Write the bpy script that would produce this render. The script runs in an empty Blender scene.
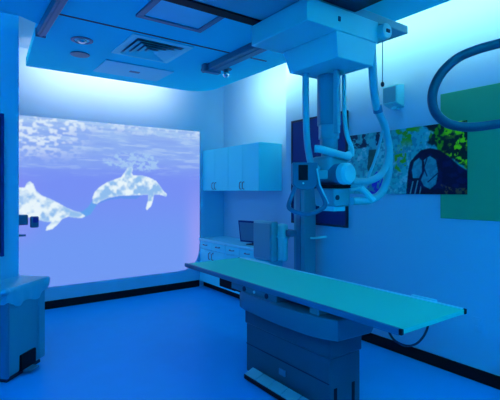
import bpy, bmesh, math, random
import numpy as np
from mathutils import Vector, Matrix

random.seed(7)
scene = bpy.context.scene
COL = scene.collection
PI = math.pi

# ------------------------------------------------------------------ materials
def lin(c):
    return tuple((v/12.92 if v <= .04045 else ((v+.055)/1.055)**2.4) for v in (q/255 for q in c))

def mat(name, col, rough=.5, metal=0., spec=.5, bump=0., bscale=60., coat=0., mottle=0.):
    m = bpy.data.materials.new(name); m.use_nodes = True
    nt = m.node_tree; b = nt.nodes['Principled BSDF']
    b.inputs['Base Color'].default_value = (*col, 1)
    b.inputs['Roughness'].default_value = rough
    b.inputs['Metallic'].default_value = metal
    b.inputs['Specular IOR Level'].default_value = spec
    b.inputs['Coat Weight'].default_value = coat
    tc = nt.nodes.new('ShaderNodeTexCoord')
    nz = nt.nodes.new('ShaderNodeTexNoise'); nz.inputs['Scale'].default_value = bscale
    nz.inputs['Detail'].default_value = 3
    nt.links.new(tc.outputs['Object'], nz.inputs['Vector'])
    if bump:
        bp = nt.nodes.new('ShaderNodeBump'); bp.inputs['Strength'].default_value = bump
        bp.inputs['Distance'].default_value = .002
        nt.links.new(nz.outputs['Fac'], bp.inputs['Height'])
        nt.links.new(bp.outputs['Normal'], b.inputs['Normal'])
    if mottle:
        mx = nt.nodes.new('ShaderNodeMix'); mx.data_type = 'RGBA'
        mx.inputs[6].default_value = (*[v*(1-mottle) for v in col], 1)
        mx.inputs[7].default_value = (*[min(1, v*(1+mottle)) for v in col], 1)
        nt.links.new(nz.outputs['Fac'], mx.inputs[0])
        nt.links.new(mx.outputs[2], b.inputs['Base Color'])
    return m

def vmat(name, emit=0., rough=.6):
    m = bpy.data.materials.new(name); m.use_nodes = True
    nt = m.node_tree; b = nt.nodes['Principled BSDF']
    at = nt.nodes.new('ShaderNodeAttribute'); at.attribute_name = 'picture'
    b.inputs['Roughness'].default_value = rough
    b.inputs['Specular IOR Level'].default_value = .2
    if emit:
        b.inputs['Base Color'].default_value = (.02, .02, .02, 1)
        b.inputs['Specular IOR Level'].default_value = 0
        nt.links.new(at.outputs['Color'], b.inputs['Emission Color'])
        b.inputs['Emission Strength'].default_value = emit
    else:
        nt.links.new(at.outputs['Color'], b.inputs['Base Color'])
    return m

M = dict(
    wall=mat('wall paint', (.33, .66, .80), .7, spec=.15, bump=.15, bscale=180),
    ceil=mat('ceiling paint', (.015, .82, .97), .8, spec=.05, bump=.1, bscale=140),
    floor=mat('sheet vinyl', (.002, .44, .86), .42, spec=.07, bscale=5, mottle=.05),
    base=mat('black rubber base', (.006, .006, .008), .5, spec=.2),
    groove=mat('dark joint', (.05, .06, .09), .7, spec=.2),
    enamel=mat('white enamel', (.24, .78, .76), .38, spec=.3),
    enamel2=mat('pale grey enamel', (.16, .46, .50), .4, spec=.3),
    shade=mat('blue grey enamel', (.06, .22, .33), .42, spec=.3),
    dark=mat('charcoal plastic', (.008, .03, .07), .45, spec=.2),
    black=mat('black plastic', (.002, .006, .012), .5, spec=.15),
    navy=mat('navy glass', (.003, .045, .20), .5, spec=.12),
    hose=mat('grey rubber hose', (.16, .52, .56), .5),
    hoseb=mat('dark blue hose', (.006, .06, .10), .45),
    tabletop=mat('aqua mat', (.03, .80, .58), .45, spec=.25),
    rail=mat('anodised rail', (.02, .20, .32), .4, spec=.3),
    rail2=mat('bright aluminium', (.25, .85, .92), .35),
    lam=mat('cabinet laminate', (.10, .92, .95), .45, spec=.2),
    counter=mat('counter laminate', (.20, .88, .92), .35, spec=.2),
    pull=mat('brushed steel', (.22, .24, .27), .35, metal=.7),
    green=mat('green fabric panel', (.06, .46, .22), .9, spec=.1, bump=.6, bscale=400),
    tray=mat('steel grey', (.03, .20, .30), .4, spec=.3),
    bag=mat('plastic bag', (.10, .56, .66), .35, spec=.3),
    bin=mat('bin plastic', (.05, .34, .42), .5),
    bin2=mat('bin dark side', (.05, .34, .42), .5),
    chrome=mat('chrome', (.8, .8, .8), .12, metal=1.),
    diffuser=mat('lens diffuser', (.10, .76, .92), .5, spec=.2),
    blue=mat('blue plastic', (.03, .05, .35), .4),
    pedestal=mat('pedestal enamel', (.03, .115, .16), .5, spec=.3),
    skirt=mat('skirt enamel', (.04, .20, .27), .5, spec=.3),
    column=mat('column enamel', (.08, .34, .42), .4, spec=.3),
)

# ------------------------------------------------------------------ mesh helpers
class MB:
    def __init__(self): self.bm = bmesh.new()
    def box(self, x0, x1, y0, y1, z0, z1):
        vs = [self.bm.verts.new(p) for p in ((x0,y0,z0),(x1,y0,z0),(x1,y1,z0),(x0,y1,z0),(x0,y0,z1),(x1,y0,z1),(x1,y1,z1),(x0,y1,z1))]
        for f in ((3,2,1,0),(4,5,6,7),(0,1,5,4),(1,2,6,5),(2,3,7,6),(3,0,4,7)):
            self.bm.faces.new([vs[i] for i in f])
        return self
    def loft(self, rings, cap=True, closed=True):
        vr = [[self.bm.verts.new(p) for p in r] for r in rings]
        n = len(vr[0])
        for a, b in zip(vr, vr[1:]):
            for i in range(n if closed else n-1):
                j = (i+1) % n
                self.bm.faces.new((a[i], a[j], b[j], b[i]))
        if cap:
            self.bm.faces.new(vr[0][::-1]); self.bm.faces.new(vr[-1])
        return self
    def prism(self, pts, z0, z1):
        return self.loft([[(x, y, z0) for x, y in pts], [(x, y, z1) for x, y in pts]])
    def cyl(self, p0, p1, r0, r1=None, n=24):
        return self.tube([p0, p1], [r0, r0 if r1 is None else r1], n)
    def tube(self, pts, r, n=12, closed=False):
        P = [Vector(p) for p in pts]
        R = r if isinstance(r, (list, tuple)) else [r]*len(P)
        rings = []; prev = None
        for i, p in enumerate(P):
            if closed: t = P[(i+1) % len(P)] - P[i-1]
            else: t = P[min(i+1, len(P)-1)] - P[max(i-1, 0)]
            t.normalize()
            if prev is None:
                up = Vector((0, 0, 1)) if abs(t.z) < .9 else Vector((1, 0, 0))
                a = t.cross(up).normalized()
            else:
                a = (prev - t*prev.dot(t)).normalized()
            prev = a; b = t.cross(a)
            rings.append([p + (a*math.cos(2*PI*k/n) + b*math.sin(2*PI*k/n))*R[i] for k in range(n)])
        if closed:
            rings.append(rings[0]); self.loft(rings, cap=False)
            bmesh.ops.remove_doubles(self.bm, verts=self.bm.verts, dist=1e-5)
        else: self.loft(rings)
        return self
    def ball(self, c, r, sz=1., n=16):
        bmesh.ops.create_uvsphere(self.bm, u_segments=n, v_segments=n//2, radius=r, matrix=Matrix.Translation(c) @ Matrix.Diagonal((1, 1, sz, 1)))
        return self
    def build(self, name, m, parent=None, bevel=0., smooth=True, seg=2):
        bmesh.ops.recalc_face_normals(self.bm, faces=self.bm.faces)
        me = bpy.data.meshes.new(name); self.bm.to_mesh(me); self.bm.free()
        me.materials.append(M[m] if isinstance(m, str) else m)
        if smooth:
            me.polygons.foreach_set('use_smooth', [True]*len(me.polygons))
            me.set_sharp_from_angle(angle=math.radians(35))
        o = bpy.data.objects.new(name, me); COL.objects.link(o)
        if parent:
            o.parent = parent
        if bevel:
            b = o.modifiers.new('bevel', 'BEVEL'); b.width = bevel; b.segments = seg; b.limit_method = 'ANGLE'
            b.harden_normals = False
        return o

def smoothpath(pts, k=8, closed=False):
    P = [Vector(p) for p in pts]; out = []; n = len(P)
    for i in range(n if closed else n-1):
        if closed: a, b, c, d = P[i-1], P[i], P[(i+1) % n], P[(i+2) % n]
        else: a, b, c, d = P[max(i-1, 0)], P[i], P[i+1], P[min(i+2, n-1)]
        for j in range(k):
            t = j/k
            out.append(.5*((2*b)+(c-a)*t+(2*a-5*b+4*c-d)*t*t+(3*b-a-3*c+d)*t**3))
    if not closed: out.append(P[-1])
    return out

def tag(o, label, cat, group=None):
    o['label'] = label; o['category'] = cat
    if group: o['group'] = group
    return o
def thing(name, label, cat, loc=(0,0,0), rz=0., group=None):
    o = bpy.data.objects.new(name, None); COL.objects.link(o)
    o.location = loc; o.rotation_euler = (0, 0, rz); o.empty_display_size = .1
    return tag(o, label, cat, group)
def struct(o):
    o['kind'] = 'structure'; return o
def copy_tree(o, parent=None):
    c = o.copy(); COL.objects.link(c)
    if parent: c.parent = parent
    for ch in o.children: copy_tree(ch, c)
    return c

# ------------------------------------------------------------------ camera (standing in the room's near left, 1.55 m high)
H = 1.55; F = 420.; TH = math.atan(302/420.); S, C_ = math.sin(TH), math.cos(TH)
cam = bpy.data.cameras.new('camera'); co = bpy.data.objects.new('camera', cam); COL.objects.link(co)
co.location = (0, 0, H); co.rotation_euler = (PI/2, 0, -TH)
cam.sensor_width = 36; cam.lens = F/500*36; cam.shift_y = -9.5/500; cam.clip_start = .02
scene.camera = co

# ------------------------------------------------------------------ room shell
XR, XA, YB, YJ = 3.49, 3.77, 6.0, 4.07
ZT, ZC, ZCT = 3.36, 2.98, 3.07
XL, YN = -1.2, -1.3
struct(MB().box(XL-.1, XA+.1, YN-.1, YB+.1, -.1, 0).build('floor', 'floor'))
struct(MB().box(XL-.1, XA+.1, YN-.1, YB+.1, ZT, ZT+.1).build('ceiling', 'wall'))
struct(MB().prism([(XR, YN-.1), (XA+.1, YN-.1), (XA+.1, YB+.1), (XA, YB+.1), (XA, YJ), (XR, YJ)], 0, ZT).build('wall_right', 'wall'))
struct(MB().box(XL-.1, XA, YB, YB+.1, 0, ZT).build('wall_back', 'wall'))
struct(MB().prism([(XL-.1, YN-.1), (XL, YN-.1), (XL, 4.46), (.539, 4.46), (.539, 4.56), (-.1, 4.56), (-.1, YB), (XL-.1, YB)], 0, ZT).build('wall_left', 'wall'))
struct(MB().box(XL, XR, YN-.1, YN, 0, ZT).build('wall_front', 'wall'))
struct(MB().box(XR-.012, XR, YN, YJ, 0, .104).build('baseboard_right', 'base', bevel=.003))
struct(MB().box(-.1, 3.30, YB-.012, YB, 0, .104).build('baseboard_back', 'base', bevel=.003))
struct(MB().box(XL, .537, 4.448, 4.46, 0, .104).build('baseboard_left', 'base', bevel=.003))
# lower ceiling, floating clear of the walls, one rounded corner
arc = [(2.72+.35*math.cos(t*PI/16), 5.07+.35*math.sin(t*PI/16)) for t in range(9)]
cloud = [(XL+.4, YN+.42), (3.07, YN+.42)] + arc + [(.726, 5.42), (.632, 4.0), (.48, 3.90), (XL+.4, 3.90)]
low = struct(MB().prism(cloud, ZC, ZCT).build('ceiling', 'ceil', smooth=False))
struct(MB().box(.72, 2.86, 3.652, 3.676, ZC-.003, ZC+.002).build('trim_1', 'groove', smooth=False))

# ------------------------------------------------------------------ pictures painted as mesh colours
def vnoise(x, y, seed=0):
    def hsh(i, j):
        n = np.sin(i*127.1 + j*311.7 + seed*74.7)*43758.5453
        return n - np.floor(n)
    xi, yi = np.floor(x), np.floor(y); xf, yf = x-xi, y-yi
    xf = xf*xf*(3-2*xf); yf = yf*yf*(3-2*yf)
    a = hsh(xi, yi); b = hsh(xi+1, yi); c = hsh(xi, yi+1); d = hsh(xi+1, yi+1)
    return (a*(1-xf)+b*xf)*(1-yf) + (c*(1-xf)+d*xf)*yf
def fbm(x, y, o=4, seed=0):
    s = 0; t = 0
    for k in range(o):
        s = s + vnoise(x*2**k, y*2**k, seed+k)/2**k; t += 1/2**k
    return s/t
def inside(u, v, poly):
    r = np.zeros(u.shape, bool); n = len(poly)
    for i in range(n):
        (x1, y1), (x2, y2) = poly[i], poly[(i+1) % n]
        if y1 == y2: continue
        c = ((y1 > v) != (y2 > v)) & (u < (x2-x1)*(v-y1)/(y2-y1)+x1)
        r ^= c
    return r
def blur(a, k=1):
    for _ in range(k):
        p = np.pad(a, 1, mode='edge')
        a = (p[1:-1, 1:-1]*2 + p[:-2, 1:-1] + p[2:, 1:-1] + p[1:-1, :-2] + p[1:-1, 2:])/6
    return a
def sm(a, lo, hi):
    t = np.clip((a-lo)/(hi-lo), 0, 1); return t*t*(3-2*t)
def over(img, col, m):
    c = np.array(lin(col)); return img*(1-m[..., None]) + c*m[..., None]
def grid_mesh(name, P, colour, material, keep=None):
    nr, nc = P.shape[:2]
    me = bpy.data.meshes.new(name)
    idx = np.arange(nr*nc).reshape(nr, nc)
    q = np.stack([idx[:-1, :-1], idx[:-1, 1:], idx[1:, 1:], idx[1:, :-1]], -1).reshape(-1, 4)
    if keep is not None:
        kk = keep[:-1, :-1] & keep[1:, :-1] & keep[:-1, 1:] & keep[1:, 1:]
        q = q[kk.reshape(-1)]
    me.from_pydata(P.reshape(-1, 3).tolist(), [], q.tolist())
    a = me.color_attributes.new('picture', 'FLOAT_COLOR', 'POINT')
    rgba = np.concatenate([colour.reshape(-1, 3), np.ones((nr*nc, 1))], 1).astype(np.float32)
    a.data.foreach_set('color', rgba.reshape(-1))
    me.materials.append(material); me.update()
    o = bpy.data.objects.new(name, me); COL.objects.link(o)
    return o
def to_px(x, y, z):           # drawing units of the two pictures
    d = x*S + y*C_; l = x*C_ - y*S
    return 250 + F*l/d, 190.5 - (z-H)*F/d

# underwater projection on the back wall
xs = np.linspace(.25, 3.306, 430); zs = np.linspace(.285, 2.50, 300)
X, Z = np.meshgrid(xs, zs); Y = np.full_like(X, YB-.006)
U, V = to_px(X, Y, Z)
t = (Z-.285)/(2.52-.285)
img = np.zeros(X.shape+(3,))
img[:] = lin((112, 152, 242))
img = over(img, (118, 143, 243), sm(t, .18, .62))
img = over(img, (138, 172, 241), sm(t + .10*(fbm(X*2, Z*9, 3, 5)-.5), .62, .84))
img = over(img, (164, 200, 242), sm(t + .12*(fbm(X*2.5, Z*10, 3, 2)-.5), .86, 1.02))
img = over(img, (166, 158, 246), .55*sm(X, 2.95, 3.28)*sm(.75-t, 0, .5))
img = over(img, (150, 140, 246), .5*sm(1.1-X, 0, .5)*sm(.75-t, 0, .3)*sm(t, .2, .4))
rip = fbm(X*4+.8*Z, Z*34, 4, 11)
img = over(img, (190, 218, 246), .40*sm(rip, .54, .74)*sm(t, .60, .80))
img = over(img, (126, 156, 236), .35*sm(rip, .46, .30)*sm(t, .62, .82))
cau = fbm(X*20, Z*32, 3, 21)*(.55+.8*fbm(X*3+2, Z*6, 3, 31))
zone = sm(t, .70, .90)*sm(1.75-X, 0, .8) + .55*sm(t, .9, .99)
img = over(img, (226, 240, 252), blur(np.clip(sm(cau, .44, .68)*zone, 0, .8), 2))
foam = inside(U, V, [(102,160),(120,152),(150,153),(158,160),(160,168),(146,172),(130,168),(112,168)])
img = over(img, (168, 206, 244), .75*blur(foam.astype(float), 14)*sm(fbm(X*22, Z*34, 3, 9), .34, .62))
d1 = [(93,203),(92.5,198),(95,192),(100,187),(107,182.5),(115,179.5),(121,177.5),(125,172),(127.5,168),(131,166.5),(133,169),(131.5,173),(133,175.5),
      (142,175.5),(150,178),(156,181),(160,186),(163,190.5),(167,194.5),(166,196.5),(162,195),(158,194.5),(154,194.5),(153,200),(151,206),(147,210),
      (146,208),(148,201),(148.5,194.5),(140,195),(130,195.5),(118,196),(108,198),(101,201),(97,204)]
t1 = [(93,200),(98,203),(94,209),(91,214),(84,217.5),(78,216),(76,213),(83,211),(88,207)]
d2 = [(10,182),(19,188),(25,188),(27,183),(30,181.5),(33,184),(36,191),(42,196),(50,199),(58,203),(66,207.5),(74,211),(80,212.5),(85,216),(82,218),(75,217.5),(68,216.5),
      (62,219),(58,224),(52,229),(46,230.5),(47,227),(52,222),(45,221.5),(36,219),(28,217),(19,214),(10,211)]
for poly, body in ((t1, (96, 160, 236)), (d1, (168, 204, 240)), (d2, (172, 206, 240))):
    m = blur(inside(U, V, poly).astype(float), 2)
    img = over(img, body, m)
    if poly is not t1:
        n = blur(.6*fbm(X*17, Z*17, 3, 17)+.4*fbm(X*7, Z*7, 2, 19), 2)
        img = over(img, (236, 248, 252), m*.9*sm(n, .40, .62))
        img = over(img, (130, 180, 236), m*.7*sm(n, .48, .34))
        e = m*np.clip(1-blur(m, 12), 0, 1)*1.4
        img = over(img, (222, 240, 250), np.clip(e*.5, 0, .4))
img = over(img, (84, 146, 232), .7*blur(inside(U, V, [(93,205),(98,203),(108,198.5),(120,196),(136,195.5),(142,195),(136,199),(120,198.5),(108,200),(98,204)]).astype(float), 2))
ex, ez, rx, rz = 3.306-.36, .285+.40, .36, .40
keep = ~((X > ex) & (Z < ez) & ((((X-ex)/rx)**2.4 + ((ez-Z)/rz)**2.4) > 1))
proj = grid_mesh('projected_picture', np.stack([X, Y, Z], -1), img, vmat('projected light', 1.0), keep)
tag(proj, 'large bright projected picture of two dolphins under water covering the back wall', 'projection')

# photo mural on the right wall
ys = np.linspace(3.03, 1.762, 330); zs = np.linspace(1.517, 2.13, 170)
Yg, Zg = np.meshgrid(ys, zs); Xg = np.full_like(Yg, XR-.022)
U, V = to_px(Xg, Yg, Zg)
img = np.zeros(Yg.shape+(3,)); img[:] = lin((70, 196, 190))
n1 = fbm(Yg*34, Zg*34, 4, 3); n2 = fbm(Yg*17, Zg*17, 4, 8)
U = U + 9*(fbm(Yg*20, Zg*20, 3, 40)-.5); V = V + 7*(fbm(Yg*20, Zg*20, 3, 50)-.5)
U0, V0 = to_px(Xg, Yg, Zg); n3 = fbm(Yg*22, Zg*22, 3, 14)
img = over(img, (150, 226, 220), sm(n2, .5, .65)*.7)
img = over(img, (30, 120, 140), sm(n1, .50, .38)*.6)
# greenery
img = over(img, (80, 176, 20), sm(n2, .47, .56)*sm(U, 391, 396)*sm(428-U, 0, 14)*sm(152-V, 0, 14))
img = over(img, (90, 176, 20), sm(n1, .44, .54)*blur(inside(U, V, [(394,150),(404,148),(407,165),(402,172),(394,168)]).astype(float), 4))
fol = blur(inside(U, V, [(425,112),(470,112),(470,172),(452,160),(440,150),(427,143),(432,132),(424,126)]).astype(float), 4)
img = over(img, (14, 40, 40), fol)
img = over(img, (80, 170, 10), fol*sm(n1, .44, .54)*sm(n2+.012*(U-440), .40, .56))
img = over(img, (220, 255, 10), fol*sm(n1, .48, .58)*sm(U, 440, 452))
img = over(img, (10, 26, 44), fol*sm(n2, .44, .34)*.8)
# dark domed carriage body with its opening
U, V = U0, V0
body = blur(inside(U, V, [(406,196),(408,172),(410,162),(416,155),(421,150),(430,148),(440,150),(450,157),(460,166),(470,172),(470,196)]).astype(float), 2)
img = over(img, (10, 14, 52), body)
img = over(img, (20, 34, 90), body*sm(n3, .5, .7)*.6)
op1 = blur(inside(U, V, [(412,170),(414,162),(419,158),(422,161),(422,172),(419,178),(413,178)]).astype(float), 1)
op2 = blur(inside(U, V, [(421,180),(425,170),(424,160),(430,156),(436,160),(438,172),(436,184),(430,189),(424,186)]).astype(float), 1)
img = over(img, (64, 168, 176), np.clip(op1+op2, 0, 1)*(.75+.25*sm(n1, .4, .55)))
for ln in ([(427,158),(424,168),(427,176)], [(428,182),(438,173)]):
    for (a, b), (c, d) in zip(ln, ln[1:]):
        tt = np.clip(((U-a)*(c-a)+(V-b)*(d-b))/((c-a)**2+(d-b)**2), 0, 1)
        dist = np.hypot(U-a-tt*(c-a), V-b-tt*(d-b))
        img = over(img, (16, 40, 80), sm(1.0-dist, 0, .8))
img = over(img, (90, 160, 160), (((U*.9+V*.2) % 4.2) < 1.2)*blur(inside(U, V, [(409,182),(420,180),(422,194),(408,194)]).astype(float), 1))
img = over(img, (120, 100, 60), .8*blur(inside(U, V, [(440,184),(452,188),(468,188),(468,194),(446,194)]).astype(float), 2)*sm(n1, .42, .56))
# left half: rocks, trunks and a violet patch
rock = blur(inside(U, V, [(349,134),(374,130),(386,128),(386,140),(376,146),(362,148),(352,150)]).astype(float), 4)
img = over(img, (16, 50, 80), rock*sm(n2, .47, .55))
img = over(img, (24, 70, 60), blur(inside(U, V, [(369,150),(377,149),(376,164),(370,174),(367,168)]).astype(float), 2)*.9)
img = over(img, (52, 50, 190), blur(inside(U, V, [(366,190),(376,172),(386,170),(390,182),(384,194),(366,194)]).astype(float), 5)*sm(n1, .40, .52))
mural = thing('wall_picture', 'long unframed colour photo print with green leaves and dark dome on right wall', 'picture', (XR, 2.4, 1.8))
bk = MB().box(-.022, -.001, 1.762-2.4, 3.03-2.4, 1.517-1.8, 2.13-1.8).build('backing_panel', 'dark', mural)
pm = grid_mesh('print', np.stack([Xg-XR-.001, Yg-2.4, Zg-1.8], -1), img, vmat('print ink', 0, .45)); pm.parent = mural

# ------------------------------------------------------------------ things on the walls
gp = MB().box(XR-.018, XR-.001, .75, 1.997, 1.31, 2.385).build('mounted_fabric_panel', 'green', bevel=.004)
tag(gp, 'plain green fabric covered panel on right wall, partly behind the photo print', 'wall panel')

wp = thing('wall_board', 'tall dark navy framed panel on right wall behind the x-ray tube', 'board', (XR, 3.49, 1.78))
MB().box(-.022, -.002, -.43, .43, -.61, .61).build('panel_face', 'navy', wp)
f = MB()
for a in ((-.03, -.001, -.45, -.425, -.63, .63), (-.03, -.001, .425, .45, -.63, .63), (-.03, -.001, -.425, .425, .605, .63), (-.03, -.001, -.425, .425, -.63, -.605)): f.box(*a)
f.build('frame', 'dark', wp, bevel=.003)

tv = thing('wall_display', 'black framed display on the left wall above the waste bin', 'display', (-.063, 4.46, 1.6))
MB().box(-.47, .45, -.035, -.001, -.62, .62).build('screen', 'black', tv)
f = MB()
for a in ((-.5, -.47), (.45, .478)): f.box(a[0], a[1], -.05, -.001, -.65, .65)
for a in ((-.65, -.62), (.62, .65)): f.box(-.47, .45, -.05, -.001, a[0], a[1])
f.build('frame', 'navy', tv, bevel=.004)

sp = thing('wall_speaker', 'small white box speaker mounted on right wall above the photo print', 'speaker', (XR, 2.44, 2.44))
MB().loft([[(-.12, -.08, -.075), (-.001, -.08, -.105), (-.001, .08, -.105), (-.12, .08, -.075)],
           [(-.12, -.08, .095), (-.001, -.08, .115), (-.001, .08, .115), (-.12, .08, .095)]]).build('housing', 'enamel', sp, bevel=.008)
MB().box(-.126, -.121, -.068, .068, -.062, .08).build('grille', 'enamel2', sp, bevel=.002)
MB().box(-.05, -.001, -.03, .03, -.12, -.09).build('bracket', 'enamel', sp, bevel=.004)

ol = thing('wall_outlet', 'small pale outlet plate low on right wall past the table end', 'outlet', (XR, 1.687, .463))
MB().box(-.008, -.001, -.037, .037, -.06, .06).build('cover_plate', 'wall', ol, bevel=.003)
for z in (-.026, .026): MB().box(-.012, -.007, -.018, .018, z-.017, z+.017).build('socket', 'wall', ol, bevel=.003)

# fittings on the back wall inside the projection
ob = thing('wall_switch', 'small dark blue switch box on the back wall below the left dolphin', 'switch', (.897, YB, 1.15))
MB().box(-.05, .05, -.05, -.007, -.075, .07).build('box', 'shade', ob, bevel=.015)
MB().box(-.02, .045, -.062, -.048, -.01, .06).build('button', 'blue', ob, bevel=.006)
br = thing('wall_bracket', 'pale blue bracket block on back wall right beside the left wall edge', 'bracket', (.76, YB, 1.18))
MB().box(-.06, .06, -.07, -.007, -.065, .065).build('block', 'tray', br, bevel=.012)
MB().box(-.12, -.05, -.04, -.007, -.10, .10).build('back_plate', 'tray', br, bevel=.005)
hk = thing('wall_hook', 'thin peg sticking out on the back wall under the bracket block', 'hook', (.74, YB, .99))
MB().cyl((0, -.007, 0), (0, -.10, 0), .012).build('peg', 'tray', hk)
MB().box(-.05, .05, -.11, -.09, -.012, .012).build('crossbar', 'tray', hk, bevel=.004)

# ------------------------------------------------------------------ wall cabinets, base cabinets, counter
def pull_bar(parent, x, y, z, vertical, L=.09):
    m = MB()
    if vertical: m.tube(smoothpath([(x, y, z-L/2), (x-.03, y, z-L/2+.012), (x-.03, y, z+L/2-.012), (x, y, z+L/2)], 4), .006, 8)
    else: m.tube(smoothpath([(x, y-L/2, z), (x-.03, y-L/2+.012, z), (x-.03, y+L/2-.012, z), (x, y+L/2, z)], 4), .006, 8)
    return m.build('pull', 'pull', parent)
for i, (y0, lab) in enumerate(((5.24, 'white two-door wall cabinet beside the projected picture'), (4.48, 'white two-door wall cabinet nearer the x-ray column'))):
    c = thing('wall_cabinet', lab, 'cabinet', (XA, y0, 1.545), 0, 'wall cabinets')
    MB().box(-.38, -.002, .002, .758, 0, .655).build('carcass', 'lam', c, bevel=.003)
    for k in range(2):
        a = .004+k*.378
        d = MB().box(-.402, -.381, a, a+.374, .004, .651).build('door', 'lam', c, bevel=.003)
        pull_bar(d, -.402, .345 if k == 0 else .415, .075, True, .10)
for i, (y0, lab) in enumerate(((5.235, 'white base cabinet with drawers beside the back wall'), (4.47, 'white base cabinet with drawers behind the chest stand'))):
    c = thing('base_cabinet', lab, 'cabinet', (XA, y0, 0), 0, 'base cabinets')
    MB().box(-.44, -.002, .002, .762, .09, .745).build('carcass', 'lam', c, bevel=.003)
    MB().box(-.39, -.05, .002, .762, 0, .09).build('toe_kick', 'base', c)
    for k in range(2):
        a = .005+k*.379
        d = MB().box(-.46, -.441, a, a+.374, .625, .74).build('drawer', 'lam', c, bevel=.003); pull_bar(d, -.46, a+.187, .69, False, .10)
        d = MB().box(-.46, -.441, a, a+.374, .095, .618).build('door', 'lam', c, bevel=.003); pull_bar(d, -.46, .335 if k == 0 else .43, .53, True, .10)
ct = MB().box(XA-.48, XA-.001, 4.45, YB-.001, .747, .787).build('countertop', 'counter', bevel=.006)
tag(ct, 'pale worktop running over the base cabinets', 'countertop')

mon = thing('monitor', 'dark monitor standing on the worktop, half behind the chest stand', 'monitor', (3.47, 4.78, .788), math.radians(15))
MB().loft([[(-.02, -.26, .03), (.02, -.26, .03), (.02, .20, .03), (-.02, .20, .03)], [(-.045, -.28, .335), (-.005, -.28, .335), (-.005, .22, .335), (-.045, .22, .335)]]).build('housing', 'navy', mon, bevel=.006)
MB().loft([[(-.026, -.235, .055), (-.020, -.235, .055), (-.020, .175, .055), (-.026, .175, .055)], [(-.047, -.255, .31), (-.041, -.255, .31), (-.041, .195, .31), (-.047, .195, .31)]]).build('screen', 'shade', mon)
MB().box(-.06, .10, -.12, .06, 0, .012).box(.0, .03, -.06, 0, .01, .12).build('stand', 'dark', mon, bevel=.003)

# ------------------------------------------------------------------ chest stand (wall bucky)
cs = thing('chest_stand', 'grey upright chest x-ray stand with flat receptor box behind the table', 'x-ray stand', (3.31, 3.53, 0))
MB().box(-.09, .09, -.09, .09, .03, 1.70).build('column', 'column', cs, bevel=.012)
MB().box(-.2, .14, -.2, .2, 0, .03).build('base_plate', 'shade', cs, bevel=.006)
MB().box(-.105, -.09, -.03, .03, .1, 1.65).build('track', 'shade', cs)
MB().box(-.20, -.08, .02, .24, 1.03, 1.10).build('arm', 'shade', cs, bevel=.01)
rc = MB().box(-.31, -.21, .215, .58, .73, 1.19).build('receptor', 'enamel2', cs, bevel=.02, seg=3)
MB().box(-.318, -.309, .24, .555, .755, 1.165).build('front_plate', 'column', rc, bevel=.003)
MB().box(-.235, -.15, .10, .225, .74, 1.17).build('side_housing', 'enamel', cs, bevel=.03, seg=3)
MB().box(-.24, -.14, .09, .235, 1.0, 1.03).build('ledge', 'enamel', cs, bevel=.01)
MB().tube([(-.03, -.12, 1.02), (.0, -.15, 1.02), (.14, -.2, 1.03)], .012, 10).build('handle', 'enamel', cs)

# ------------------------------------------------------------------ x-ray table
tb = thing('x_ray_table', 'long aqua-topped x-ray table on a blue-grey pedestal in mid room', 'x-ray table', (2.34, 2.64, 0))
ox, oy = 2.34, 2.64
def T(m): bmesh.ops.translate(m.bm, verts=m.bm.verts, vec=(-ox, -oy, 0)); return m
T(MB().box(2.016, 2.664, 1.39, 3.90, .762, .792)).build('tabletop', 'tabletop', tb, bevel=.004)
for a in (1.992, 2.664):
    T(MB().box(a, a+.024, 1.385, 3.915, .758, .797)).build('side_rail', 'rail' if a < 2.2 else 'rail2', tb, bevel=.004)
T(MB().box(2.016, 2.664, 1.372, 1.39, .764, .794)).build('end_rail', 'tabletop', tb, bevel=.003)
T(MB().box(2.016, 2.664, 3.90, 3.915, .764, .794)).build('end_rail', 'tabletop', tb, bevel=.003)
for a in (1.990, 2.662):
    for b in (1.362, 3.912): T(MB().box(a+.002, a+.026, b+.004, b+.024, .762, .796)).build('end_cap', 'black' if b < 2 else 'rail', tb, bevel=.005)
plan = smoothpath([(2.10, 3.02, 0), (2.0, 2.93, 0), (1.972, 2.75, 0), (1.957, 2.45, 0), (1.963, 2.25, 0), (1.985, 2.03, 0), (2.05, 1.875, 0)], 5)
plan = [(p.x, p.y) for p in plan] + [(2.36, 1.855), (2.44, 1.90), (2.44, 3.02)]
cx, cy = 2.22, 2.45
def ring(z, s): return [(cx+(x-cx)*s, cy+(y-cy)*s, z) for x, y in plan]
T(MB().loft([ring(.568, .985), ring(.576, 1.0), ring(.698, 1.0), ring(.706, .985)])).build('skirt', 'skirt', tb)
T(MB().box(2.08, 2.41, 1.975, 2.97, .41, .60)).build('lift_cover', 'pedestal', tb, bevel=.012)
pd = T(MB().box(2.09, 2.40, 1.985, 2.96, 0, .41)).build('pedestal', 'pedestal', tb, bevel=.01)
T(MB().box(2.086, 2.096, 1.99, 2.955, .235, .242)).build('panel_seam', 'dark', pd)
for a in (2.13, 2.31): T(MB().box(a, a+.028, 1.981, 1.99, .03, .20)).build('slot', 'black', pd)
T(MB().box(2.078, 2.092, 2.44, 2.51, .13, .175)).build('label_plate', 'shade', pd, bevel=.002)
T(MB().box(2.0, 2.12, 2.44, 3.06, .700, .757)).build('control_panel', 'skirt', tb, bevel=.006)
cp = T(MB().box(1.992, 2.02, 2.43, 3.07, .693, .703)).build('control_panel_lip', 'black', tb, bevel=.002)
for k, (yy, mm) in enumerate(((2.56, 'dark'), (2.72, 'enamel'), (2.86, 'dark'))):
    T(MB().cyl((1.993, yy, .733), (2.004, yy, .733), .012 if mm == 'enamel' else .02)).build('button', mm, tb)
T(MB().box(2.03, 2.13, 2.03, 2.12, .697, .762)).build('support_block', 'enamel2', tb, bevel=.006)
T(MB().box(2.20, 2.58, 1.95, 2.12, .697, .762)).build('cross_brace', 'skirt', tb, bevel=.006)
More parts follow.
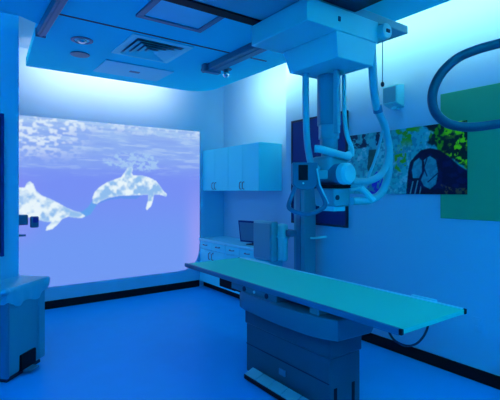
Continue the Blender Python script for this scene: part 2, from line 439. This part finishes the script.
T(MB().box(2.20, 2.58, 2.6, 3.0, .697, .762)).build('cross_brace', 'skirt', tb, bevel=.006)
T(MB().box(2.06, 2.24, 3.10, 3.36, .655, .758)).build('motor_housing', 'black', tb, bevel=.01)
T(MB().box(2.22, 2.30, 3.0, 3.14, .62, .69)).build('motor_mount', 'dark', tb)
T(MB().tube(smoothpath([(2.02, 1.47, .757), (2.06, 1.46, .70), (2.15, 1.45, .652), (2.25, 1.45, .638), (2.33, 1.45, .665), (2.38, 1.45, .715), (2.40, 1.46, .76)], 6), .0065, 10)).build('cable', 'dark', tb)
T(MB().box(2.69, 2.715, 1.58, 1.77, .775, .806)).build('hand_grip', 'rail2', tb, bevel=.008)
T(MB().box(2.688, 2.71, 3.40, 3.85, .775, .803)).build('hand_grip', 'rail2', tb, bevel=.006)
ft = T(MB().box(1.965, 2.085, 2.06, 2.82, .012, .05)).build('foot_control', 'black', tb, bevel=.006)
for k in range(5):
    a = 2.066+k*.15
    T(MB().loft([[(1.97, a, .048), (2.05, a, .075), (2.05, a+.144, .075), (1.97, a+.144, .048)], [(1.97, a, .056), (2.05, a, .088), (2.05, a+.144, .088), (1.97, a+.144, .056)]])).build('foot_pedal', 'enamel2', ft, bevel=.003)

# ------------------------------------------------------------------ ceiling rails and bridge
for x0, x1, lab in ((.628, .70, 'long ceiling rail at left, running from the near room'), (2.37, 2.52, 'wide ceiling rail at right, ending above the wall cabinets')):
    r = thing('ceiling_rail', lab, 'rail', (x0, 1.5, ZC), 0, 'ceiling rails')
    w = x1-x0
    MB().box(0, w, -1.9, 2.58, -.07, -.001).build('rail_body', 'tray', r, bevel=.006)
    MB().box(w*.35, w*.65, -1.9, 2.575, -.076, -.066).build('rail_slot', 'shade', r)
    MB().box(-.006, w+.006, 2.58, 2.60, -.076, -.001).build('end_cap', 'tray', r, bevel=.004)
bg = thing('ceiling_bridge', 'wide flat carriage bridge hanging below the two ceiling rails', 'bridge', (1.6, 2.1, 2.70))
MB().box(-1.08, 1.15, -.27, .17, .002, .062).build('beam', 'enamel2', bg, bevel=.008)
MB().box(-1.08, .72, .17, .26, -.006, .062).build('track', 'black', bg, bevel=.004)
MB().box(-1.06, .56, -.95, -.27, .012, .05).build('cover_plate', 'dark', bg, bevel=.006)
for x in (-.936, .845):
    for y in (.10,): MB().box(x-.05, x+.05, y-.05, y+.05, .062, .21).build('trolley', 'shade', bg, bevel=.006)

# ------------------------------------------------------------------ overhead x-ray tube
xr = thing('overhead_x_ray_unit', 'white overhead x-ray tube hanging on a telescopic column above the table', 'x-ray machine', (2.29, 2.185, 1.4))
wx, wy, wz = 2.29, 2.185, 1.4
def W(m): bmesh.ops.translate(m.bm, verts=m.bm.verts, vec=(-wx, -wy, -wz)); return m
def rect(x0, x1, y0, y1, z): return [(x0, y0, z), (x1, y0, z), (x1, y1, z), (x0, y1, z)]
cr = W(MB().box(1.715, 2.38, 1.81, 2.37, 2.554, 2.695)).build('carriage', 'enamel', xr, bevel=.006)
W(MB().box(1.98, 2.0, 1.804, 1.812, 2.61, 2.64)).build('latch', 'dark', cr, bevel=.002)
W(MB().loft([rect(2.005, 2.355, 1.835, 2.30, 2.396), rect(1.975, 2.37, 1.82, 2.34, 2.556)])).build('lower_carriage', 'enamel', xr, bevel=.006)
rl = W(MB().cyl((2.415, 1.765, 2.633), (2.415, 1.93, 2.633), .052, n=32)).build('cord_reel', 'enamel', xr, bevel=.006)
W(MB().box(2.40, 2.44, 1.758, 1.768, 2.62, 2.645)).build('reel_hub', 'dark', rl, bevel=.005)
pc = W(MB().tube([(2.475, 1.85, 2.60), (2.475, 1.85, 2.30)], .0035, 6)).build('pull_cord', 'shade', xr)
W(MB().ball((2.475, 1.85, 2.295), .013, 1.4)).build('cord_knob', 'dark', pc)
secs = [(.088, 2.03, 2.40, 'column'), (.078, 1.93, 2.05, 'enamel2'), (.068, 1.85, 1.95, 'column'), (.058, 1.78, 1.87, 'enamel2')]
for r, z0, z1, m in secs:
    W(MB().cyl((2.29, 2.185, z0), (2.29, 2.185, z1), r, n=12)).build('column_section', m, xr, bevel=.004)
W(MB().box(2.20, 2.235, 2.02, 2.06, 1.95, 2.40)).build('cable_guide', 'enamel2', xr, bevel=.008)
# hoses
def hose(name, pts, r, m='hose'): return W(MB().tube(smoothpath(pts, 8), r, 12)).build(name, m, xr)
hose('hose', [(2.10, 2.23, 2.42), (2.10, 2.23, 2.2), (2.105, 2.225, 1.95), (2.115, 2.215, 1.82), (2.13, 2.20, 1.74), (2.18, 2.18, 1.70)], .025)
hose('cable', [(2.37, 2.11, 2.40), (2.375, 2.11, 2.15), (2.385, 2.10, 1.98), (2.41, 2.07, 1.86), (2.40, 2.06, 1.80)], .017, 'enamel')
hose('hose', [(2.385, 1.87, 2.56), (2.388, 1.87, 2.45), (2.421, 1.88, 2.253), (2.48, 1.9, 2.137), (2.587, 1.92, 2.029), (2.659, 1.93, 1.851), (2.647, 1.93, 1.665), (2.59, 1.94, 1.539), (2.479, 1.96, 1.481), (2.319, 1.99, 1.476)], .029)
W(MB().cyl((2.48, 1.9, 2.157), (2.502, 1.906, 2.107), .034)).build('hose_clamp', 'shade', xr, bevel=.004)
hose('hose', [(2.593, 1.925, 2.037), (2.555, 1.94, 1.875), (2.488, 1.95, 1.713), (2.403, 1.97, 1.582), (2.298, 1.99, 1.554)], .011)
hose('hose', [(2.659, 1.93, 1.836), (2.63, 1.935, 1.731), (2.555, 1.94, 1.656), (2.456, 1.96, 1.618), (2.319, 1.99, 1.617)], .025)
# arm, console, tube, collimator
W(MB().tube(smoothpath([(2.10, 2.14, 1.845), (2.13, 2.11, 1.84), (2.21, 2.07, 1.818), (2.30, 2.055, 1.80), (2.37, 2.07, 1.80), (2.39, 2.09, 1.815)], 6), .027, 16)).build('cross_arm', 'enamel', xr, bevel=0)
W(MB().box(2.19, 2.40, 2.08, 2.28, 1.66, 1.80)).build('yoke', 'enamel2', xr, bevel=.03, seg=3)
th = W(MB().tube([(2.262, 2.33, 1.668), (2.262, 2.31, 1.668), (2.262, 2.01, 1.668), (2.262, 1.98, 1.668)], [.05, .074, .074, .07], 32)).build('tube_housing', 'skirt', xr)
W(MB().tube([(2.262, 2.02, 1.668), (2.262, 1.975, 1.668), (2.262, 1.955, 1.668)], [.077, .075, .058], 32)).build('end_cap', 'enamel', th)
W(MB().box(2.20, 2.385, 2.05, 2.27, 1.565, 1.592)).build('swivel_plate', 'black', xr, bevel=.004)
cl = W(MB().loft([rect(2.215, 2.375, 2.06, 2.25, 1.435), rect(2.205, 2.38, 2.055, 2.255, 1.565)])).build('collimator', 'enamel2', xr, bevel=.01)
W(MB().box(2.235, 2.355, 2.08, 2.23, 1.40, 1.437)).build('collimator_lens', 'enamel', cl, bevel=.006)
W(MB().cyl((2.24, 2.05, 1.50), (2.24, 2.06, 1.50), .018)).build('collimator_knob', 'dark', cl)
W(MB().tube(smoothpath([(2.37, 2.03, 1.60), (2.42, 1.97, 1.55), (2.47, 1.92, 1.475)], 5), [.03]*5+[.024]*6, 10)).build('handle', 'enamel', xr)
# console faces the operator
A = Matrix.Translation((1.998-wx, 2.135-wy, 1.65-wz)) @ Matrix.Rotation(-TH, 4, 'Z')
def K(m): bmesh.ops.transform(m.bm, matrix=A, verts=m.bm.verts); return m
out = [(-.086, .092), (-.086, -.055), (-.06, -.085), (-.02, -.097), (.03, -.097), (.07, -.082), (.088, -.05), (.088, .092)]
kc = K(MB().loft([[(x, -.03, z) for x, z in out], [(x, .05, z) for x, z in out]])).build('console', 'skirt', xr, bevel=.008)
K(MB().box(-.045, .02, -.036, -.029, -.03, .075)).build('display', 'black', kc, bevel=.003)
K(MB().ball((-.012, -.032, -.05), .007)).build('button', 'enamel', kc)
K(MB().box(.03, .16, -.01, .04, -.02, .04)).build('console_bracket', 'enamel2', kc, bevel=.008)
K(MB().tube(smoothpath([(-.062, 0, -.07), (-.085, -.02, -.125), (-.112, -.03, -.20), (-.095, -.03, -.232), (-.03, -.035, -.258), (.03, -.035, -.262), (.09, -.03, -.24), (.138, -.03, -.20), (.12, -.02, -.13), (.085, 0, -.06)], 5), .0155, 12)).build('handle', 'tray', xr)
K(MB().tube([(.082, -.03, .05), (.10, -.035, -.06), (.16, -.03, -.19)], .006, 8)).build('cable', 'enamel', xr)

# ------------------------------------------------------------------ near hoop on a ceiling stem
def cw(l, z, d): return (d*S + l*C_, d*C_ - l*S, z)
hp = thing('hanging_hoop', 'dark blue rounded hoop handle in the near right foreground', 'handle', cw(1.02, 0, 1.3)[:2] + (2.98,))
hx, hy = hp.location.x, hp.location.y
pts = [cw(l, z, 1.3) for l, z in ((1.0, 2.055), (.88, 2.035), (.774, 2.006), (.70, 1.985), (.640, 1.958), (.592, 1.912), (.566, 1.855), (.570, 1.80), (.604, 1.762), (.650, 1.748), (.70, 1.747), (.774, 1.757), (.88, 1.772), (1.0, 1.79), (1.05, 1.83), (1.065, 1.92), (1.05, 2.02))]
MB().tube([Vector(p)-Vector((hx, hy, 2.98)) for p in smoothpath(pts, 7, True)], .0145, 14, True).build('hoop', 'hoseb', hp)
MB().cyl((.03, -.02, 0), (.03, -.02, -1.0), .025).build('stem', 'hoseb', hp)
MB().cyl((.03, -.02, -.03), (.03, -.02, -.001), .09).build('ceiling_plate', 'enamel2', hp)

# ------------------------------------------------------------------ ceiling fittings
def frame_boxes(x0, x1, y0, y1, w, z0, z1):
    return MB().box(x0, x1, y0, y0+w, z0, z1).box(x0, x1, y1-w, y1, z0, z1).box(x0, x0+w, y0+w, y1-w, z0, z1).box(x1-w, x1, y0+w, y1-w, z0, z1)
lp = thing('ceiling_light_panel', 'unlit square framed light panel in the ceiling by the black bridge track', 'ceiling light', (1.535, 2.98, ZC))
frame_boxes(-.30, .30, -.33, .33, .05, -.022, -.001).build('frame', 'shade', lp, bevel=.004)
MB().box(-.25, .25, -.28, .28, -.010, -.001).build('diffuser', 'diffuser', lp)
ag = thing('air_grille', 'square stepped air supply grille in the ceiling', 'vent', (1.675, 4.03, ZC))
frame_boxes(-.31, .31, -.32, .32, .07, -.012, -.001).build('frame', 'lam', ag, bevel=.003)
for k in range(4):
    a = .238-.058*k
    m = MB(); b_ = a-.056
    def sq(q, z): return [(-q, -q, z), (q, -q, z), (q, q, z), (-q, q, z)]
    m.loft([sq(a, -.030), sq(b_, -.004), sq(b_-.006, -.006), sq(a-.006, -.033)], cap=False)
    m.build('louvre', 'lam', ag, smooth=False)
MB().box(-.24, .24, -.24, .24, -.003, -.001).build('duct', 'shade', ag)
ap = thing('ceiling_access_panel', 'pale flat square panel in the ceiling near the projected picture', 'ceiling panel', (1.80, 4.88, ZC))
MB().box(-.40, .40, -.26, .26, -.014, -.001).build('face_panel', 'diffuser', ap, bevel=.004)
MB().box(-.05, .07, -.03, .03, -.018, -.013).build('catch', 'shade', ap, bevel=.002)
dl = thing('downlight', 'round recessed downlight with bright centre in the ceiling left of the vent', 'downlight', (1.034, 4.172, ZC))
MB().loft([[(r*math.cos(2*PI*k/32), r*math.sin(2*PI*k/32), z) for k in range(32)] for r, z in ((.10, -.001), (.10, -.008), (.075, -.012), (.068, -.004))], cap=False).build('trim_ring', 'shade', dl)
MB().ball((0, 0, -.005), .045, .6).build('bulb', 'chrome', dl)
MB().cyl((0, 0, -.003), (0, 0, -.001), .07).build('reflector', 'lam', dl)
dk = thing('ceiling_disk', 'flat round blue disk cover on the ceiling beside the downlight', 'ceiling disk', (1.123, 4.612, ZC))
MB().cyl((0, 0, -.012), (0, 0, -.001), .095, n=32).build('disk', 'tray', dk, bevel=.003)
sk = thing('ceiling_spotlight', 'small chrome spotlight under the end of the right ceiling rail', 'spotlight', (2.656, 4.178, ZC))
MB().cyl((0, 0, -.006), (0, 0, -.001), .07, n=32).build('trim_ring', 'tray', sk)
MB().cyl((0, 0, -.05), (0, 0, -.005), .03).build('stem', 'tray', sk)
MB().ball((0, 0, -.06), .04).build('bulb', 'chrome', sk)
cb = thing('rail_junction_box', 'dark junction box fixed at the end of the right ceiling rail', 'junction box', (2.44, 4.14, ZC))
MB().box(-.11, .11, -.03, .05, -.09, -.001).build('housing', 'shade', cb, bevel=.01)
MB().cyl((-.06, .05, -.05), (-.06, .09, -.05), .03).build('plug', 'dark', cb)
sl = MB().box(2.66, 2.84, 3.66, 3.68, ZC-.004, ZC-.001).build('ceiling_slot', 'tray')
tag(sl, 'short dark slot in the ceiling right of the right rail', 'slot')

# ------------------------------------------------------------------ waste bin
wb = thing('waste_bin', 'tall grey waste bin with a plastic bag folded over its rim at bottom left', 'waste bin', (.457, 4.112, 0), PI/4)
hw, hd = .238, .125
MB().loft([rect(-hw+.02, hw-.02, -hd+.012, hd-.012, .03), rect(-hw, hw, -hd, hd, .70)]).build('body', 'bin', wb, bevel=.025, seg=3)
MB().box(-hw-.005, -hw+.03, -hd-.012, hd, .04, .66).build('side_panel', 'shade', wb, bevel=.012)
MB().box(hw-.085, hw-.004, -hd-.008, -hd+.03, .05, .66).build('corner_post', 'bin', wb, bevel=.008)
MB().box(-.075, .115, -hd-.006, -hd+.05, .035, .17).build('pedal_recess', 'black', wb, bevel=.006)
MB().box(-.05, .07, -hd-.07, -hd, .02, .04).build('pedal', 'tray', wb, bevel=.006)
MB().box(-hw+.03, hw-.03, -hd+.02, hd-.02, 0, .03).build('base', 'dark', wb, bevel=.006)
rings = []
N = 96
for j, (z, o) in enumerate(((.635, .006), (.655, .018), (.685, .024), (.72, .03), (.752, .032), (.766, .022))):
    r = []
    for k in range(N):
        tt = k/N*4; e = int(tt); q = tt-e
        c4 = [(-hw-o, -hd-o), (hw+o, -hd-o), (hw+o, hd+o), (-hw-o, hd+o)]
        a, b = c4[e], c4[(e+1) % 4]
        x, y = a[0]+(b[0]-a[0])*q, a[1]+(b[1]-a[1])*q
        wv = .010*math.sin(k*1.1+j*.6)*(1-j/5)
        sag = .03*math.sin(q*PI)*(1-j/5)
        L = math.hypot(x, y)
        r.append((x+x/L*wv, y+y/L*wv, z - sag + (.02*math.sin(k*.55+1) if j < 2 else 0)))
    rings.append(r)
rings.append([(x*.6, y*.6, .776) for x, y, z in rings[-1]])
MB().loft(rings).build('liner_bag', 'bag', wb)
MB().ball((-.262, -.13, .745), .042, .75).ball((-.285, -.10, .72), .03, .9).build('bag_knot', 'bag', wb)

# ------------------------------------------------------------------ lights: LED coves above the lower ceiling, plus two added unseen fill strips
def area(name, loc, target, sx, sy, power, col, spread=180):
    l = bpy.data.lights.new(name, 'AREA'); l.shape = 'RECTANGLE'; l.size = sx; l.size_y = sy
    l.energy = power; l.color = col; l.spread = math.radians(spread)
    o = bpy.data.objects.new(name, l); COL.objects.link(o); o.location = loc
    d = (Vector(target)-Vector(loc)).normalized()
    o.rotation_euler = d.to_track_quat('-Z', 'Y').to_euler()
    return o
BLUE = (.0, .46, .92); CYAN = (.0, .53, .66); WHITE = (1.25, .82, .86); WARM = (.74, .95, .76)
def strip(name, p0, p1, aim, power, col, spread=180):
    p0, p1 = Vector(p0), Vector(p1); L = (p1-p0).length; c = (p0+p1)/2
    o = area(name, c, c+Vector(aim), L, .05, power*L, col, spread)
    z = -Vector(aim).normalized(); x = (p1-p0).normalized(); y = z.cross(x)
    o.rotation_euler = Matrix((x, y, z)).transposed().to_euler()
    return o
runs = (('right', (3.03, .7, 3.14), (3.03, 5.0, 3.14), (1, 0, -.15), 4.6, WARM, 140),
        ('alcove', (3.035, 4.1, 3.14), (3.035, 5.0, 3.14), (1, .15, -.35), 4.0, WHITE, 150),
        ('right_near', (3.03, -.8, 3.14), (3.03, .7, 3.14), (1, 0, -.15), 4.6, WARM, 140),
        ('back', (.80, 5.37, 3.14), (2.75, 5.37, 3.14), (0, 1, -.05), 4.6, WHITE, 120),
        ('left', (.66, 5.30, 3.14), (.60, 4.6, 3.14), (-1, 0, .10), 5, WHITE, 120),
        ('near', (-.7, -.80, 3.14), (2.9, -.80, 3.14), (0, -1, 0), 46, CYAN, 180),  # added fill: strong unseen cyan strip behind the camera, brightens the room
        ('side', (-.72, -.7, 3.14), (-.72, 3.8, 3.14), (-1, 0, 0), 17, BLUE, 180))  # added fill: unseen blue strip on the left, lifts the ambient light
for n, p0, p1, aim, pw, col, sp_ in runs:
    strip('cove_and_fill_light_'+n, p0, p1, aim, pw, col, sp_)

w = bpy.data.worlds.new('world'); scene.world = w; w.use_nodes = True
w.node_tree.nodes['Background'].inputs[0].default_value = (0, .01, .03, 1)
w.node_tree.nodes['Background'].inputs[1].default_value = .2
vs = scene.view_settings
vs.view_transform = 'Standard'; vs.look = 'None'; vs.exposure = 0; vs.gamma = 1; vs.use_curve_mapping = False
scene.cycles.max_bounces = 12; scene.cycles.diffuse_bounces = 8
scene.cycles.use_denoising = True
